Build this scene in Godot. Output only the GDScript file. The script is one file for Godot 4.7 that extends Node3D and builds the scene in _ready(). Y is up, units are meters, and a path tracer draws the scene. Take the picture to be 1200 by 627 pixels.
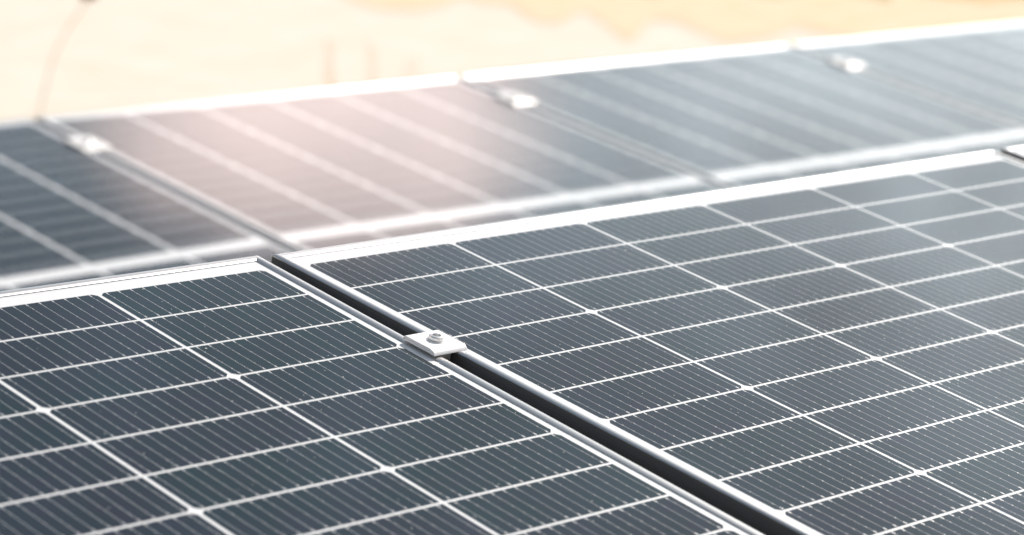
extends Node3D
# Two rows of tilted solar panels on a dry sandy field, seen across them with a long lens.

const PU := 0.184        # pitch of the cells across a panel
const PV := 0.0632       # pitch of the cells along a panel
const COLS := 6
const ROWS := 24
const MIDGAP := 0.036    # white strip across the middle of a panel
const GROUND := -0.95

var M := {}
var frame_meshes := {}
var cell_meshes := []
var wire_meshes := []
var strip_mesh: ArrayMesh
var used := {}
var rng := RandomNumberGenerator.new()

# ---------------------------------------------------------------- helpers
func numbered(called: String) -> String:
	var n: int = used.get(called, 0)
	used[called] = n + 1
	return called if n == 0 else "%s_%03d" % [called, n]

func tag(o: Node, label: String, category := "", group := "", kind := "") -> Node:
	o.set_meta("label", label)
	if category: o.set_meta("category", category)
	if group: o.set_meta("group", group)
	if kind: o.set_meta("kind", kind)
	return o

func thing(called: String, label: String, category: String, t: Transform3D, group := "") -> Node3D:
	var o := Node3D.new()
	o.name = numbered(called)
	add_child(o)
	o.transform = t
	tag(o, label, category, group)
	return o

func part(called: String, mesh: Mesh, mat: Material, parent: Node, at := Vector3.ZERO) -> MeshInstance3D:
	var o := MeshInstance3D.new()
	o.name = called
	o.mesh = mesh
	if mat: o.material_override = mat
	o.position = at
	parent.add_child(o, true)
	return o

func begin() -> SurfaceTool:
	var st := SurfaceTool.new()
	st.begin(Mesh.PRIMITIVE_TRIANGLES)
	st.set_smooth_group(-1)
	return st

func done(st: SurfaceTool) -> ArrayMesh:
	st.generate_normals()
	return st.commit()

func tri(st: SurfaceTool, a: Vector3, b: Vector3, c: Vector3, out: Vector3) -> void:
	if (b - a).cross(c - a).dot(out) > 0.0:
		st.add_vertex(a); st.add_vertex(c); st.add_vertex(b)
	else:
		st.add_vertex(a); st.add_vertex(b); st.add_vertex(c)

func quad(st: SurfaceTool, a: Vector3, b: Vector3, c: Vector3, d: Vector3, out: Vector3) -> void:
	tri(st, a, b, c, out)
	tri(st, a, c, d, out)

func box(st: SurfaceTool, lo: Vector3, hi: Vector3) -> void:
	var c := [Vector3(lo.x, lo.y, lo.z), Vector3(hi.x, lo.y, lo.z), Vector3(hi.x, lo.y, hi.z), Vector3(lo.x, lo.y, hi.z),
		Vector3(lo.x, hi.y, lo.z), Vector3(hi.x, hi.y, lo.z), Vector3(hi.x, hi.y, hi.z), Vector3(lo.x, hi.y, hi.z)]
	quad(st, c[0], c[1], c[2], c[3], Vector3.DOWN)
	quad(st, c[4], c[5], c[6], c[7], Vector3.UP)
	quad(st, c[0], c[1], c[5], c[4], Vector3.FORWARD)
	quad(st, c[3], c[2], c[6], c[7], Vector3.BACK)
	quad(st, c[0], c[3], c[7], c[4], Vector3.LEFT)
	quad(st, c[1], c[2], c[6], c[5], Vector3.RIGHT)

# A convex outline in x and z, lifted from y0 to y1 with a bevel round its top.
func slab(st: SurfaceTool, pts: PackedVector2Array, y0: float, y1: float, bevel: float) -> void:
	var mid := Vector2.ZERO
	for p in pts: mid += p / pts.size()
	var rings := [[y0, 0.0], [y1 - bevel, 0.0], [y1 - bevel * 0.3, bevel * 0.3], [y1, bevel]]
	var n := pts.size()
	for k in range(n):
		var a := pts[k]
		var b := pts[(k + 1) % n]
		var out2 := ((a + b) / 2.0 - mid).normalized()
		var out := Vector3(out2.x, 0.15, out2.y)
		for r in range(rings.size() - 1):
			var q := []
			for s in [rings[r], rings[r + 1]]:
				for p in [a, b]:
					var w: Vector2 = p - (p - mid).normalized() * float(s[1])
					q.append(Vector3(w.x, s[0], w.y))
			quad(st, q[0], q[1], q[3], q[2], out)
		var ta := a - (a - mid).normalized() * bevel
		var tb := b - (b - mid).normalized() * bevel
		tri(st, Vector3(ta.x, y1, ta.y), Vector3(tb.x, y1, tb.y), Vector3(mid.x, y1, mid.y), Vector3.UP)
		tri(st, Vector3(a.x, y0, a.y), Vector3(b.x, y0, b.y), Vector3(mid.x, y0, mid.y), Vector3.DOWN)

func round_rect(hx: float, hz: float, r: float, steps := 5) -> PackedVector2Array:
	var pts := PackedVector2Array()
	for c in [[1, 1, 0.0], [-1, 1, 0.5], [-1, -1, 1.0], [1, -1, 1.5]]:
		for k in range(steps + 1):
			var a: float = (float(c[2]) + 0.5 * k / steps) * PI
			pts.append(Vector2(c[0] * (hx - r) + cos(a) * r, c[1] * (hz - r) + sin(a) * r))
	return pts

# A profile of (radius, height) turned round the y axis.
func lathe(st: SurfaceTool, prof: Array, steps := 28) -> void:
	for k in range(steps):
		var a0 := TAU * k / steps
		var a1 := TAU * (k + 1) / steps
		for i in range(prof.size() - 1):
			var p: Vector2 = prof[i]
			var q: Vector2 = prof[i + 1]
			var am := (a0 + a1) / 2.0
			var out := Vector3(cos(am) * (q.y - p.y), p.x - q.x, sin(am) * (q.y - p.y))
			quad(st, Vector3(cos(a0) * p.x, p.y, sin(a0) * p.x), Vector3(cos(a1) * p.x, p.y, sin(a1) * p.x),
				Vector3(cos(a1) * q.x, q.y, sin(a1) * q.x), Vector3(cos(a0) * q.x, q.y, sin(a0) * q.x), out)

# A tapered tube through points.
func tube(st: SurfaceTool, pts: Array, radii: Array, sides := 8) -> void:
	var rings := []
	for i in range(pts.size()):
		var d: Vector3 = (pts[min(i + 1, pts.size() - 1)] - pts[max(i - 1, 0)]).normalized()
		var x := d.cross(Vector3(0.31, 0.2, 0.93)).normalized()
		var y := d.cross(x)
		var ring := []
		for k in range(sides):
			var a := TAU * k / sides
			ring.append(pts[i] + (x * cos(a) + y * sin(a)) * float(radii[i]))
		rings.append(ring)
	for i in range(pts.size() - 1):
		for k in range(sides):
			var k1 := (k + 1) % sides
			var m: Vector3 = (rings[i][k] + rings[i][k1]) / 2.0 - pts[i]
			quad(st, rings[i][k], rings[i][k1], rings[i + 1][k1], rings[i + 1][k], m)
	for k in range(sides):
		var e := pts.size() - 1
		tri(st, rings[e][k], rings[e][(k + 1) % sides], pts[e], pts[e] - pts[e - 1])

func mat(called: String, c: Color, rough: float, metal := 0.0, spec := 0.5) -> StandardMaterial3D:
	var m := StandardMaterial3D.new()
	m.resource_name = called
	m.albedo_color = c.linear_to_srgb()
	m.roughness = rough
	m.metallic = metal
	m.metallic_specular = spec
	return m

func noise_tex(ramp: Array, freq: float, seed_: int, size := 512, octaves := 5) -> NoiseTexture2D:
	var n := FastNoiseLite.new()
	n.seed = seed_
	n.noise_type = FastNoiseLite.TYPE_SIMPLEX_SMOOTH
	n.frequency = freq
	n.fractal_octaves = octaves
	n.fractal_gain = 0.6
	var t := NoiseTexture2D.new()
	t.width = size
	t.height = size
	t.seamless = true
	t.noise = n
	var g := Gradient.new()
	var offs := PackedFloat32Array()
	var cols := PackedColorArray()
	for r in ramp:
		offs.append(r[0])
		cols.append((r[1] as Color).linear_to_srgb())
	g.offsets = offs
	g.colors = cols
	t.color_ramp = g
	return t

func world_tex(m: StandardMaterial3D, t: Texture2D, scale_: float) -> void:
	m.albedo_color = Color.WHITE
	m.albedo_texture = t
	m.uv1_triplanar = true
	m.uv1_world_triplanar = true
	m.uv1_scale = Vector3.ONE * scale_

# ---------------------------------------------------------------- sky
func dir_of(az: float, el: float) -> Vector3:
	var a := deg_to_rad(az)
	var e := deg_to_rad(el)
	return Vector3(sin(a) * cos(e), sin(e), -cos(a) * cos(e))

func make_sky(sun: Vector3) -> ImageTexture:
	var w := 1024
	var h := 512
	var im := Image.create(w, h, false, Image.FORMAT_RGBF)
	var n := FastNoiseLite.new()
	n.seed = 11
	n.frequency = 3.2
	n.fractal_octaves = 5
	# cumulus banks, kept clear of the mirrored sky but for the first: azimuth, elevation, half width, half height (degrees)
	var banks := [[44.9, 24.0, 4.6, 4.6]]  # unseen cloud, added so a far panel mirrors its pink glow
	rng.seed = 77
	for k in range(25):
		var az := 84.0 + 12.0 * k + rng.randf_range(-4, 4)
		banks.append([az, rng.randf_range(14, 46), rng.randf_range(4, 9), rng.randf_range(2.5, 5.0)])
	for y in range(h):
		var el := 90.0 - 180.0 * (y + 0.5) / h
		for x in range(w):
			if el < -1.0:
				im.set_pixel(x, y, Color(0.55, 0.48, 0.38))
				continue
			var az := wrapf(360.0 * (x + 0.5) / w, -180.0, 180.0)
			var d := dir_of(az, el)
			var s: float = clampf(d.dot(sun), -1, 1)
			# bright haze above the horizon, brighter on the sun's side, over a deeper blue
			var side := 0.5 + 0.5 * cos(deg_to_rad(az - 80.0))
			var low := exp(-pow(maxf(el - 18.5, 0.0) / 7.4, 2.0)) * (0.35 + 0.75 * pow(side, 2.5))
			var c := (Color(0.105, 0.170, 0.240) + Color(0.90, 0.985, 0.99) * low) * (1.0 + 0.55 * n.get_noise_3d(d.x * 3.4 + 9.0, d.y * 5.0, d.z * 3.4))
			c += Color(1.0, 0.95, 0.88) * (0.35 * exp(-acos(s) / 0.2))
			var cl := -0.25
			for b in banks:
				var da: float = wrapf(az - float(b[0]), -180.0, 180.0) * cos(deg_to_rad(el)) / float(b[2])
				var de: float = (el - float(b[1])) / float(b[3])
				var r := da * da + de * de
				if r < 4.0:
					cl = maxf(cl, 1.25 - r * 0.9)
			if cl > -0.5:
				cl += 0.5 * n.get_noise_3d(d.x * 3.0, d.y * 3.0, d.z * 3.0)
				cl = smoothstep(-0.1, 1.5, cl)
				var lit := 1.2 + 1.9 * maxf(0.0, s)
				c = c.lerp(Color(1.0, 0.795, 0.745) * lit, cl)
			c.a = 1.0
			im.set_pixel(x, y, c)
	return ImageTexture.create_from_image(im)

# ---------------------------------------------------------------- panel pieces
func row_v(j: int) -> float:
	return j * PV + (MIDGAP if j >= ROWS / 2 else 0.0)

func panel_length() -> float:
	return ROWS * PV + MIDGAP

func make_cells(far: bool) -> void:
	var gx := 0.0040 if far else 0.0021
	var gz := 0.0016
	var ch := 0.0040
	var y := -0.00035
	for variant in 3:                   # first, middle and last third of a cut cell
		var x0 := gx
		var x1 := PU - gx
		var z0 := gz
		var z1 := PV - gz
		var o := PackedVector2Array()
		if variant == 0:
			o.append_array([Vector2(x0 + ch, z0), Vector2(x1 - ch, z0), Vector2(x1, z0 + ch)])
		else:
			o.append_array([Vector2(x0, z0), Vector2(x1, z0)])
		if variant == 2:
			o.append_array([Vector2(x1, z1 - ch), Vector2(x1 - ch, z1), Vector2(x0 + ch, z1), Vector2(x0, z1 - ch)])
		else:
			o.append_array([Vector2(x1, z1), Vector2(x0, z1)])
		if variant == 0:
			o.append(Vector2(x0, z0 + ch))
		var st := begin()
		var mid := Vector2((x0 + x1) / 2, (z0 + z1) / 2)
		for k in range(o.size()):
			var a := o[k]
			var b := o[(k + 1) % o.size()]
			tri(st, Vector3(a.x, y, a.y), Vector3(b.x, y, b.y), Vector3(mid.x, y, mid.y), Vector3.UP)
			var e := (a + b) / 2.0 - mid
			quad(st, Vector3(a.x, y, a.y), Vector3(b.x, y, b.y), Vector3(b.x, y - 0.00018, b.y), Vector3(a.x, y - 0.00018, a.y), Vector3(e.x, 0, e.y))
		cell_meshes.append(done(st))
	rng.seed = 5
	for variant in 4:                   # fourteen wires and their solder pads
		var st := begin()
		for k in 14:
			var x := gx + 0.0066 + (PU - 2 * gx - 0.0132) * k / 13.0 + rng.randf_range(-0.0002, 0.0002)
			var z0 := gz + 0.0004
			var z1 := PV - gz - 0.0004
			var hw := 0.00062 if far else 0.00018
			var t := y + 0.00007
			var b := y + 0.00002
			quad(st, Vector3(x - hw, b, z0), Vector3(x - hw, b, z1), Vector3(x, t, z1), Vector3(x, t, z0), Vector3(-0.4, 1, 0))
			quad(st, Vector3(x + hw, b, z0), Vector3(x + hw, b, z1), Vector3(x, t, z1), Vector3(x, t, z0), Vector3(0.4, 1, 0))
			var marks := [[z0 + 0.0020, 0.0038], [z1 - 0.0020, 0.0038]]
			for q in 4:
				if rng.randf() < 0.45: continue
				marks.append([lerpf(z0, z1, (q + 1) / 5.0 + rng.randf_range(-0.03, 0.03)), rng.randf_range(0.0005, 0.0011)])
			for m in marks:
				var pw := 0.00056 if float(m[1]) > 0.002 else 0.00048
				var zc: float = m[0]
				var hl: float = float(m[1]) / 2.0
				var yy := y + 0.00009
				quad(st, Vector3(x - pw, yy, zc - hl), Vector3(x + pw, yy, zc - hl), Vector3(x + pw, yy, zc + hl), Vector3(x - pw, yy, zc + hl), Vector3.UP)
		wire_meshes.append(done(st))
	if not far: return
	var st2 := begin()                  # dark joint between two thirds of a cell
	box(st2, Vector3(0.009, y + 0.00002, PV - 0.0100), Vector3(PU - 0.009, y + 0.00025, PV + 0.0100))
	strip_mesh = done(st2)

# One bar of the frame, mitred at both ends. Runs along x from 0 to length with its outer side at z = 0.
func frame_bar_mesh(length: float) -> ArrayMesh:
	var w := 0.0098
	var prof := [Vector2(0, -0.035), Vector2(0, 0.0001), Vector2(0.0007, 0.0007), Vector2(0.0020, 0.0012), Vector2(0.0038, 0.00145), Vector2(0.0056, 0.00145),
		Vector2(0.0074, 0.0012), Vector2(w - 0.0008, 0.0008), Vector2(w, 0.0004), Vector2(w, 0.0002), Vector2(0.002, 0.0002), Vector2(0.002, -0.033), Vector2(0.02, -0.033), Vector2(0.02, -0.035)]
	var st := begin()
	var n := prof.size()
	for k in n:
		var p: Vector2 = prof[k]
		var q: Vector2 = prof[(k + 1) % n]
		var e := q - p
		quad(st, Vector3(p.x, p.y, p.x), Vector3(length - p.x, p.y, p.x), Vector3(length - q.x, q.y, q.x), Vector3(q.x, q.y, q.x), Vector3(0, e.x, -e.y))
	var flat_ := PackedVector2Array(prof)
	var ids := Geometry2D.triangulate_polygon(flat_)
	for i in range(0, ids.size(), 3):
		var a := flat_[ids[i]]
		var b := flat_[ids[i + 1]]
		var c := flat_[ids[i + 2]]
		var g := 0.00008
		tri(st, Vector3(a.x + g, a.y, a.x), Vector3(b.x + g, b.y, b.x), Vector3(c.x + g, c.y, c.x), Vector3(-1, 0, 1))
		tri(st, Vector3(length - a.x - g, a.y, a.x), Vector3(length - b.x - g, b.y, b.x), Vector3(length - c.x - g, c.y, c.x), Vector3(1, 0, 1))
	return done(st)

func ribbed_mesh(length: float) -> ArrayMesh:
	var st := begin()
	var y := -0.0006
	while y > -0.031:
		for s in [[0.0, -0.0004, 0.0011, -0.0010], [0.0011, -0.0010, 0.0016, -0.0004], [0.0016, -0.0004, 0.0020, -0.0004]]:
			var a := y - float(s[0])
			var b := y - float(s[2])
			quad(st, Vector3(0.001, a, s[1]), Vector3(length - 0.001, a, s[1]), Vector3(length - 0.001, b, s[3]), Vector3(0.001, b, s[3]), Vector3.FORWARD)
		y -= 0.0020
	return done(st)

func panel(label: String, u: Vector3, v: Vector3, at: Vector3, joints: bool, group: String, specks: int, seed_: int) -> Node3D:
	var nrm := v.cross(u).normalized()
	var t := Transform3D(Basis(u.normalized(), nrm, u.cross(nrm).normalized()), at)
	var p := thing("solar_panel", label, "solar panel", t, group)
	rng.seed = seed_
	var mx := 0.0056
	var mz := 0.0185
	var fw := 0.0098
	var x0 := -mx - fw
	var x1 := COLS * PU + mx + fw
	var z0 := -mz - fw
	var z1 := panel_length() + mz + fw
	var lw := x1 - x0
	var lh := z1 - z0
	if frame_meshes.is_empty():
		frame_meshes.w = frame_bar_mesh(lw)
		frame_meshes.h = frame_bar_mesh(lh)
		frame_meshes.rw = ribbed_mesh(lw)
		frame_meshes.rh = ribbed_mesh(lh)
		var st := begin()
		box(st, Vector3(x0 + 0.003, -0.0050, z0 + 0.003), Vector3(x1 - 0.003, -0.0006, z1 - 0.003))
		frame_meshes.back = done(st)
		st = begin()
		quad(st, Vector3(x0 + 0.003, 0, z0 + 0.003), Vector3(x1 - 0.003, 0, z0 + 0.003), Vector3(x1 - 0.003, 0, z1 - 0.003), Vector3(x0 + 0.003, 0, z1 - 0.003), Vector3.UP)
		frame_meshes.glass = done(st)
	part("backsheet", frame_meshes.back, M.white, p)
	for s in [["w", Vector3(x0, 0, z0), 0.0], ["h", Vector3(x1, 0, z0), -PI / 2], ["w", Vector3(x1, 0, z1), PI], ["h", Vector3(x0, 0, z1), PI / 2]]:
		var f := part("frame_bar", frame_meshes[s[0]], M.alu, p, s[1])
		f.rotation.y = s[2]
		part("ribbed_side", frame_meshes["r" + s[0]], M.black, f)
	for j in ROWS:
		for i in COLS:
			var c := part("cell", cell_meshes[j % 3 + (3 if joints else 0)], M.cells[rng.randi() % M.cells.size()], p, Vector3(i * PU, 0, row_v(j)))
			part("wires", wire_meshes[rng.randi() % 4 + (4 if joints else 0)], M.wire, c)
			if joints and j != ROWS / 2 - 1 and j != ROWS - 1:
				part("joint_strip", strip_mesh, M.joint, c)
	part("glass", frame_meshes.glass, M.glass, p)
	if specks > 0:
		var st := begin()
		for k in specks:
			var cx := rng.randf_range(0.0, COLS * PU)
			var cz := rng.randf_range(0.0, panel_length() * 0.55)
			var r := rng.randf_range(0.0002, 0.0006)
			if rng.randf() < 0.08: r *= 1.8
			var pts := PackedVector2Array()
			for q in 6:
				var a := TAU * q / 6.0
				pts.append(Vector2(cx + cos(a) * r * rng.randf_range(0.6, 1.2), cz + sin(a) * r * rng.randf_range(0.6, 1.2)))
			slab(st, pts, 0.00005, 0.00025, 0.00005)
		var d := part("dust_specks", done(st), M.dust, p)
		d.set_meta("kind", "stuff")
	return p

func clamp_thing(label: String, t: Transform3D, group := "") -> void:
	var c := thing("mid_clamp", label, "clamp", t, group)
	var lift := 0.0010
	# a bent plate: flat on top, its far and near ends rolled down, with a groove along both sides
	var st := begin()
	var arc := [Vector2(-0.0200, lift + 0.0022), Vector2(-0.0198, lift + 0.0031), Vector2(-0.0192, lift + 0.0038), Vector2(-0.0182, lift + 0.0043), Vector2(-0.0165, lift + 0.0046),
		Vector2(0.0130, lift + 0.0046), Vector2(0.0150, lift + 0.0044), Vector2(0.0168, lift + 0.0039), Vector2(0.0182, lift + 0.0032), Vector2(0.0192, lift + 0.0023), Vector2(0.0198, lift + 0.0012), Vector2(0.0200, lift + 0.0001)]
	var hw := 0.0195
	for k in range(arc.size() - 1):
		var p: Vector2 = arc[k]
		var q: Vector2 = arc[k + 1]
		var up := Vector3(0, q.x - p.x, p.y - q.y)
		quad(st, Vector3(-hw + 0.0005, p.y, p.x), Vector3(hw - 0.0005, p.y, p.x), Vector3(hw - 0.0005, q.y, q.x), Vector3(-hw + 0.0005, q.y, q.x), up)
		for s in [-1.0, 1.0]:
			var steps := [[hw - 0.0005, 0.0], [hw, 0.0005], [hw, 0.0013], [hw - 0.0016, 0.0016], [hw - 0.0016, 0.0028], [hw - 0.0006, 0.0030], [hw - 0.0006, 0.0042]]
			for r in range(steps.size() - 1):
				var x0: float = float(steps[r][0]) * s
				var x1: float = float(steps[r + 1][0]) * s
				var f0: float = steps[r][1]
				var f1: float = steps[r + 1][1]
				quad(st, Vector3(x0, maxf(p.y - f0, lift), p.x), Vector3(x0, maxf(q.y - f0, lift), q.x), Vector3(x1, maxf(q.y - f1, lift), q.x), Vector3(x1, maxf(p.y - f1, lift), p.x), Vector3(s, 0.05 * signf(f1 - f0), 0))
	quad(st, Vector3(-hw, lift + 0.0001, -0.02), Vector3(hw, lift + 0.0001, -0.02), Vector3(hw, lift + 0.0001, 0.02), Vector3(-hw, lift + 0.0001, 0.02), Vector3.DOWN)
	quad(st, Vector3(-hw + 0.0005, lift + 0.0001, -0.02), Vector3(hw - 0.0005, lift + 0.0001, -0.02), Vector3(hw - 0.0005, lift + 0.0022, -0.02), Vector3(-hw + 0.0005, lift + 0.0022, -0.02), Vector3.FORWARD)
	part("plate", done(st), M.clamp, c)
	st = begin()
	slab(st, round_rect(0.0062, 0.0150, 0.001), -0.0352, lift + 0.0002, 0.0002)
	part("stem", done(st), M.clamp_dark, c)
	st = begin()
	var y := lift + 0.0046
	lathe(st, [Vector2(0.0082, y), Vector2(0.0082, y + 0.0007), Vector2(0.0079, y + 0.0009), Vector2(0.0050, y + 0.0009)])
	part("washer", done(st), M.steel, c)
	st = begin()
	y += 0.0009
	lathe(st, [Vector2(0.0066, y), Vector2(0.0068, y + 0.0004), Vector2(0.0068, y + 0.0028), Vector2(0.0060, y + 0.0036), Vector2(0.0040, y + 0.0038), Vector2(0.0037, y + 0.0035), Vector2(0.0037, y + 0.0014), Vector2(0.0, y + 0.0012)], 24)
	part("bolt", done(st), M.steel, c)

func rack(label: String, t: Transform3D, from_x: float, to_x: float) -> void:
	var k := thing("mounting_rack", label, "mounting rack", t)
	for vz in [0.185, 1.38]:
		var st := begin()
		box(st, Vector3(from_x, -0.0755, vz - 0.02), Vector3(to_x, -0.0353, vz + 0.02))
		part("rail", done(st), M.alu, k)
		var x := from_x + 0.4
		while x < to_x:
			var top := Vector3(x, -0.0753, vz)
			var w := t * top
			var foot := Vector3(w.x, GROUND - 0.05, w.z)
			var inv := t.affine_inverse()
			st = begin()
			tube(st, [inv * foot, inv * Vector3(w.x, w.y + 0.003, w.z)], [0.025, 0.025], 10)
			part("post", done(st), M.steel, k)
			x += 1.45

# ---------------------------------------------------------------- scene
func _ready() -> void:
	# camera
	var cam := Camera3D.new()
	cam.name = "camera"
	add_child(cam)
	var eye := Vector3(-1.59237509, 0.39201143, 1.83217163)
	cam.look_at_from_position(eye, eye + Vector3(0.70317114, -0.16119256, -0.69250798), Vector3.UP)
	cam.keep_aspect = Camera3D.KEEP_HEIGHT
	cam.near = 0.05
	cam.far = 2000.0
	var lens := CameraAttributesPhysical.new()
	lens.frustum_focal_length = 121.2
	lens.frustum_focus_distance = 2.33
	lens.exposure_aperture = 6.9
	cam.attributes = lens
	cam.fov = 11.307
	cam.current = true
	# light
	var sun_from := dir_of(80.0, 45.0)
	var env := Environment.new()
	env.background_mode = Environment.BG_SKY
	env.sky = Sky.new()
	var sky := PanoramaSkyMaterial.new()
	sky.panorama = make_sky(sun_from)
	env.sky.sky_material = sky
	env.background_energy_multiplier = 1.0
	env.tonemap_mode = Environment.TONE_MAPPER_LINEAR
	env.tonemap_exposure = 1.35
	env.sdfgi_enabled = true
	env.ssao_enabled = true
	env.ssil_enabled = true
	var we := WorldEnvironment.new()
	we.name = "world_environment"
	we.environment = env
	add_child(we)
	var sun := DirectionalLight3D.new()
	sun.name = "sun"
	sun.light_energy = 1.2
	sun.light_color = Color(1.0, 0.965, 0.92)
	sun.light_angular_distance = 0.5
	sun.shadow_enabled = true
	add_child(sun)
	sun.look_at_from_position(Vector3.ZERO, -sun_from, Vector3.UP)

	materials()
	make_cells(false)
	make_cells(true)
	setting()

	# near row
	var u := Vector3(1, 0, 0)
	var v := Vector3(0, -0.231, 0.973).normalized()
	var pitch := COLS * PU + 0.051
	panel("solar panel right of the sharp silver clamp, its cells crossed by white lines", u, v, Vector3.ZERO, false, "", 420, 3)
	panel("solar panel left of the sharp silver clamp, with a wide white top edge", Vector3(0.99990851, -0.00240974, 0.01331008), Vector3(-0.01350177, -0.23723312, 0.97135892), Vector3(-0.0455, 0.00061621, -0.00308735) - Vector3(0.99990851, -0.00240974, 0.01331008) * PU * COLS, false, "", 420, 4)
	panel("solar panel of the near row with only a bit of its white corner showing", u, v, Vector3(pitch, 0, 0), false, "", 0, 6)
	var near := Transform3D(Basis(u, v.cross(u).normalized(), v), Vector3.ZERO)
	clamp_thing("sharp silver clamp with a bolt between the two near solar panels", near * Transform3D(Basis.IDENTITY, Vector3(-0.0234, 0, 0.200)))
	clamp_thing("silver clamp beside the near panel whose white corner just shows", near * Transform3D(Basis.IDENTITY, Vector3(pitch - 0.0255, 0, 0.200)))
	rack("metal rack that carries the near row of solar panels", near, -1.3, 2.4)

	# far row
	var fu := Vector3(0.99884912, 0.01029588, 0.04684483)
	var fv := Vector3(-0.04384704, -0.19983107, 0.9788488)
	var fo := Vector3(1.62875938, -0.19588006, -2.6517753)
	var far := Transform3D(Basis(fu.normalized(), fv.cross(fu).normalized(), fu.cross(fv.cross(fu).normalized()).normalized()), fo)
	var labels := ["dark slate solar panel of the far row with broad pale column lines", "far solar panel with a pinkish glow mirrored in its glass",
		"far solar panel mirroring pale grey sky, between two bright clamps", "far solar panel washed pale by the sky at the end of the row"]
	pitch = COLS * PU + 0.046
	for k in 4:
		if k == 0:                  # tilt added about its right edge so its glass mirrors past the pink cloud
			var fn := fv.cross(fu).normalized()
			var su := (fu * cos(0.014) + fn * sin(0.014)).normalized()
			panel(labels[k], su, fv, fo - fu * 0.046 - su * PU * COLS, true, "", 0, 20)
			continue
		panel(labels[k], fu, fv, fo + fu * pitch * (k - 1), true, "", 0, 20 + k)
	var clabels := ["blurred bright clamp between the dark slate panel and the pinkish panel", "blurred bright clamp between the pinkish panel and the pale grey panel", "blurred bright clamp on the pale grey panel's joint with the end panel"]
	for k in 3:
		clamp_thing(clabels[k], far * Transform3D(Basis.from_scale(Vector3(1.6, 1.05, 2.0)), Vector3(pitch * k - 0.0230, 0, 0.168)))
	rack("metal rack that carries the far row of solar panels", far, -1.3, 3.6)
	plants()

func materials() -> void:
	M.white = mat("white_backsheet", Color(0.76, 0.76, 0.765), 0.5)
	M.alu = mat("anodised_aluminium", Color(0.56, 0.55, 0.55), 0.28, 0.95)
	M.black = mat("black_anodised", Color(0.065, 0.062, 0.060), 0.4, 0.3)
	M.clamp = mat("clamp_aluminium", Color(0.84, 0.81, 0.79), 0.38, 0.15)
	M.clamp_dark = mat("clamp_stem", Color(0.45, 0.44, 0.43), 0.5, 0.8)
	M.steel = mat("steel", Color(0.72, 0.71, 0.70), 0.28, 0.9)
	M.wire = mat("tinned_wire", Color(0.62, 0.62, 0.63), 0.45, 0.3)
	M.joint = mat("dark_joint", Color(0.006, 0.007, 0.009), 0.9, 0.0, 0.05)
	M.dust = mat("dust", Color(0.55, 0.54, 0.5), 0.9)
	M.cells = []
	var tints := [Color(0.009, 0.019, 0.026), Color(0.010, 0.017, 0.027), Color(0.012, 0.018, 0.027), Color(0.007, 0.020, 0.024), Color(0.010, 0.016, 0.024)]
	for k in 5:
		var c := mat("silicon_cell", Color(0.02, 0.02, 0.03), 0.7, 0.0, 0.15)
		var t: Color = tints[k]
		world_tex(c, noise_tex([[0.0, t * Color(0.6, 1.0, 1.0)], [0.4, t], [0.55, t.lerp(Color(0.016, 0.018, 0.027), 0.5)], [0.7, t * Color(1.4, 0.95, 1.2)], [1.0, t * Color(1.2, 1.3, 1.3)]], 0.014, 31 + k, 512, 6), 2.1 + 0.3 * k)
		M.cells.append(c)
	M.glass = StandardMaterial3D.new()
	M.glass.resource_name = "solar_glass"
	M.glass.transparency = BaseMaterial3D.TRANSPARENCY_ALPHA
	M.glass.albedo_color = Color(1, 1, 1, 0.0)
	M.glass.roughness = 0.06
	M.sand = mat("pale_sand", Color(0.7, 0.6, 0.5), 0.95)
	world_tex(M.sand, noise_tex([[0.0, Color(0.62, 0.52, 0.40)], [0.5, Color(0.645, 0.575, 0.485)], [1.0, Color(0.665, 0.62, 0.56)]], 0.01, 50, 512, 6), 0.35)
	M.straw = mat("straw_field", Color(0.7, 0.5, 0.2), 0.95)
	world_tex(M.straw, noise_tex([[0.0, Color(0.63, 0.45, 0.25)], [0.5, Color(0.65, 0.515, 0.345)], [1.0, Color(0.66, 0.57, 0.44)]], 0.012, 51, 512, 6), 0.35)
	M.ochre = mat("ochre_field", Color(0.7, 0.5, 0.2), 0.95)
	world_tex(M.ochre, noise_tex([[0.0, Color(0.58, 0.31, 0.10)], [0.5, Color(0.62, 0.39, 0.16)], [1.0, Color(0.64, 0.45, 0.24)]], 0.012, 52, 512, 6), 0.35)
	M.grass = mat("dry_grass", Color(0.70, 0.56, 0.32), 0.8)
	M.grass.backlight_enabled = true
	M.grass.backlight = Color(0.5, 0.4, 0.25)
	M.stalk = mat("dry_stalk", Color(0.76, 0.60, 0.36), 0.8)
	M.stalk.backlight_enabled = true
	M.stalk.backlight = Color(0.8, 0.6, 0.35)
	M.pale_stalk = mat("pale_stalk", Color(0.74, 0.68, 0.58), 0.8)
	M.pale_stalk.backlight_enabled = true
	M.pale_stalk.backlight = Color(0.8, 0.75, 0.65)
	M.seed = mat("rust_seed_head", Color(0.22, 0.07, 0.02), 0.9)

func setting() -> void:
	var st := begin()
	quad(st, Vector3(-400, GROUND, -400), Vector3(400, GROUND, -400), Vector3(400, GROUND, 400), Vector3(-400, GROUND, 400), Vector3.UP)
	var g := part("ground", done(st), M.sand, self)
	tag(g, "pale sandy ground beyond the solar panels", "", "", "structure")
	ragged_field("straw_field", "pale straw coloured stubble beyond the far row", M.straw, 18.0, -0.035, 2.4, 4, 0.006)
	ragged_field("field", "ochre dry field far behind the solar panels", M.ochre, 23.6, -0.11, 2.2, 8, 0.012)

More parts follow.
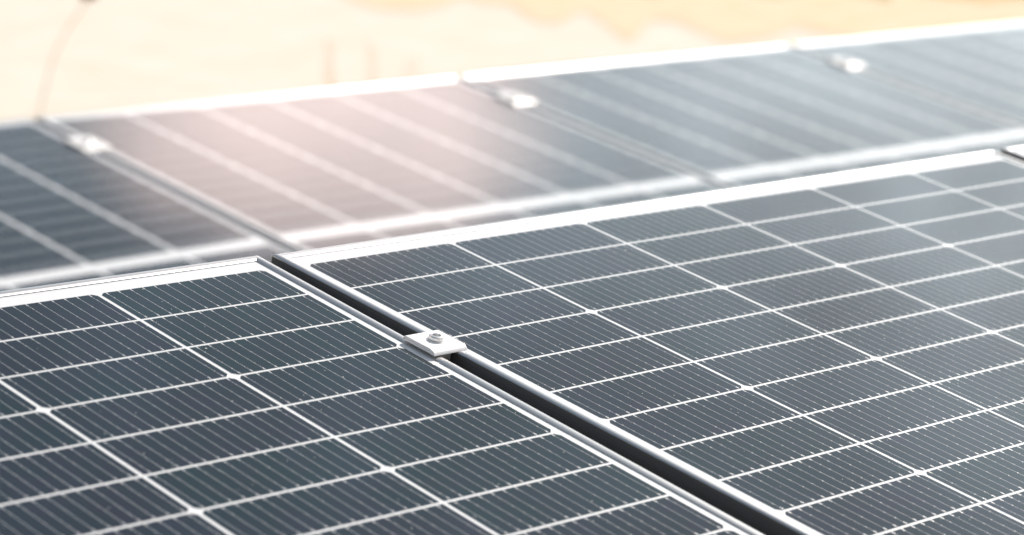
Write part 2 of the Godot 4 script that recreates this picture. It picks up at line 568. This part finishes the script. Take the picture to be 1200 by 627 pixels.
# A sheet with a ragged near edge, at a distance that changes with the bearing.
func ragged_field(called: String, label: String, m: Material, dist: float, slope: float, rough: float, seed_: int, lift: float) -> void:
	var st := begin()
	var edge := []
	var n := FastNoiseLite.new()
	n.seed = seed_
	n.frequency = 0.35
	var eye := Vector3(-1.6, 0, 1.8)
	for k in 121:
		var az := 36.0 + 60.0 * k / 120.0
		var r := dist + (az - 36.0) * slope + rough * n.get_noise_1d(az * 1.5) + 0.5 * rough * n.get_noise_1d(az * 9.0)
		if k < 26: r += (26 - k) * 0.28
		var d := dir_of(az, 0)
		edge.append([eye + d * r, eye + d * 300.0])
	for k in 120:
		var a: Vector3 = edge[k][0]; var b: Vector3 = edge[k][1]
		var c: Vector3 = edge[k + 1][1]; var d: Vector3 = edge[k + 1][0]
		var y := GROUND + lift
		a.y = y; b.y = y; c.y = y; d.y = y
		quad(st, a, b, c, d, Vector3.UP)
	var f := part(called, done(st), m, self)
	tag(f, label, "", "", "structure")

func tuft_mesh(blades: int, height: float, spread: float) -> ArrayMesh:
	var st := begin()
	for k in blades:
		var a := rng.randf() * TAU
		var base := Vector3(rng.randf_range(-1, 1), 0, rng.randf_range(-1, 1)) * spread * 0.4
		var lean := Vector3(cos(a), 0, sin(a)) * rng.randf_range(0.05, 0.5) * spread
		var h := height * rng.randf_range(0.6, 1.1)
		var side := Vector3(-sin(a), 0, cos(a)) * rng.randf_range(0.003, 0.006)
		var m := base + lean * 0.35 + Vector3.UP * h * 0.6
		var tip := base + lean + Vector3.UP * h
		quad(st, base - side, base + side, m + side * 0.8, m - side * 0.8, lean)
		tri(st, m - side * 0.8, m + side * 0.8, tip, lean)
	return done(st)

func plants() -> void:
	rng.seed = 15
	var mm := MultiMesh.new()
	mm.transform_format = MultiMesh.TRANSFORM_3D
	mm.mesh = tuft_mesh(26, 0.20, 0.16)
	var spots := []
	var eye := Vector3(-1.6, 0, 1.8)
	for k in 1600:
		var az := rng.randf_range(31, 60)
		var r := rng.randf_range(17.0, 34.0)
		var edge := 22.6 - (az - 36.0) * 0.10
		if r < edge + 1.6 + rng.randfn(0.0, 0.6): continue
		var p := eye + dir_of(az, 0) * r
		p.y = GROUND
		var s := rng.randf_range(0.5, 1.2)
		spots.append(Transform3D(Basis(Vector3.UP, rng.randf() * TAU).scaled(Vector3(s, s, s)), p))
	mm.instance_count = spots.size()
	for k in spots.size(): mm.set_instance_transform(k, spots[k])
	var gr := MultiMeshInstance3D.new()
	gr.name = "dry_grass"
	gr.multimesh = mm
	gr.material_override = M.grass
	add_child(gr)
	tag(gr, "golden dry grass growing over the ochre field", "", "", "stuff")

	# bunches of tall ochre stalks just beyond the far row
	var d := [Vector3(0.6657, 0, -0.7487), Vector3(0.676, 0, -0.739), Vector3(0.6867, 0, -0.7295)]
	var names := ["thick bunch of ochre stalks rising behind the pinkish panel", "middle one of three bunches of ochre stalks behind the pinkish panel", "thin bunch of ochre stalks nearest the pale grey panel"]
	for k in 3:
		var at: Vector3 = Vector3(-1.592, 0, 1.832) + d[k] * 11.0
		at.y = GROUND
		var t := thing("stalk_bunch", names[k], "dry plant", Transform3D(Basis.IDENTITY, at), "dry stalks behind the far row")
		for q in [3, 2, 2][k]:
			var st := begin()
			var b := Vector3(rng.randf_range(-0.02, 0.02), -0.02, rng.randf_range(-0.02, 0.02))
			var l := Vector3(rng.randf_range(-0.04, 0.04), 0, rng.randf_range(-0.04, 0.04))
			var h: float = [0.50, 0.50, 0.46][k] * rng.randf_range(0.85, 1.05)
			tube(st, [b, b + l * 0.3 + Vector3.UP * h * 0.5, b + l + Vector3.UP * h], [0.0026, 0.0026, 0.002], 6)
			part("stalk", done(st), M.stalk, t)

	# a pale bent stalk that carries a rust brown head
	var o := Vector3(-1.592, 0.392, 1.832)
	var dist := 9.0
	var low := o + Vector3(0.5867, -0.1056, -0.8237) * dist
	var mid1 := o + Vector3(0.594, -0.085, -0.824) * dist
	var top := o + Vector3(0.6045, -0.0625, -0.815) * dist
	var root := low + Vector3(-0.05, 0, 0.0)
	root.y = GROUND
	var pl := thing("dry_flower", "pale bent stalk with a rust brown head behind the far row", "dry plant", Transform3D(Basis.IDENTITY, root))
	var st := begin()
	tube(st, [Vector3(0, -0.02, 0), low - root, mid1 - root, (mid1 + top) / 2.0 - root + Vector3(-0.012, 0, 0), top - root], [0.004, 0.0036, 0.0033, 0.003, 0.0028], 8)
	part("stalk", done(st), M.pale_stalk, pl)
	st = begin()
	lathe(st, [Vector2(0.0, 0.0), Vector2(0.018, 0.006), Vector2(0.034, 0.020), Vector2(0.038, 0.040), Vector2(0.028, 0.056), Vector2(0.0, 0.066)], 14)
	for k in 40:
		var a := rng.randf() * TAU
		var e := rng.randf_range(-0.3, 1.4)
		var dd := Vector3(cos(a) * cos(e), sin(e), sin(a) * cos(e))
		var s := dd.cross(Vector3(0.3, 0.9, 0.2)).normalized() * 0.006
		var c := Vector3(0, 0.03, 0) + dd * 0.028
		tri(st, c - s, c + s, c + dd * rng.randf_range(0.02, 0.035), s.cross(dd))
	part("seed_head", done(st), M.seed, pl, top - root - Vector3(0, 0.012, 0))
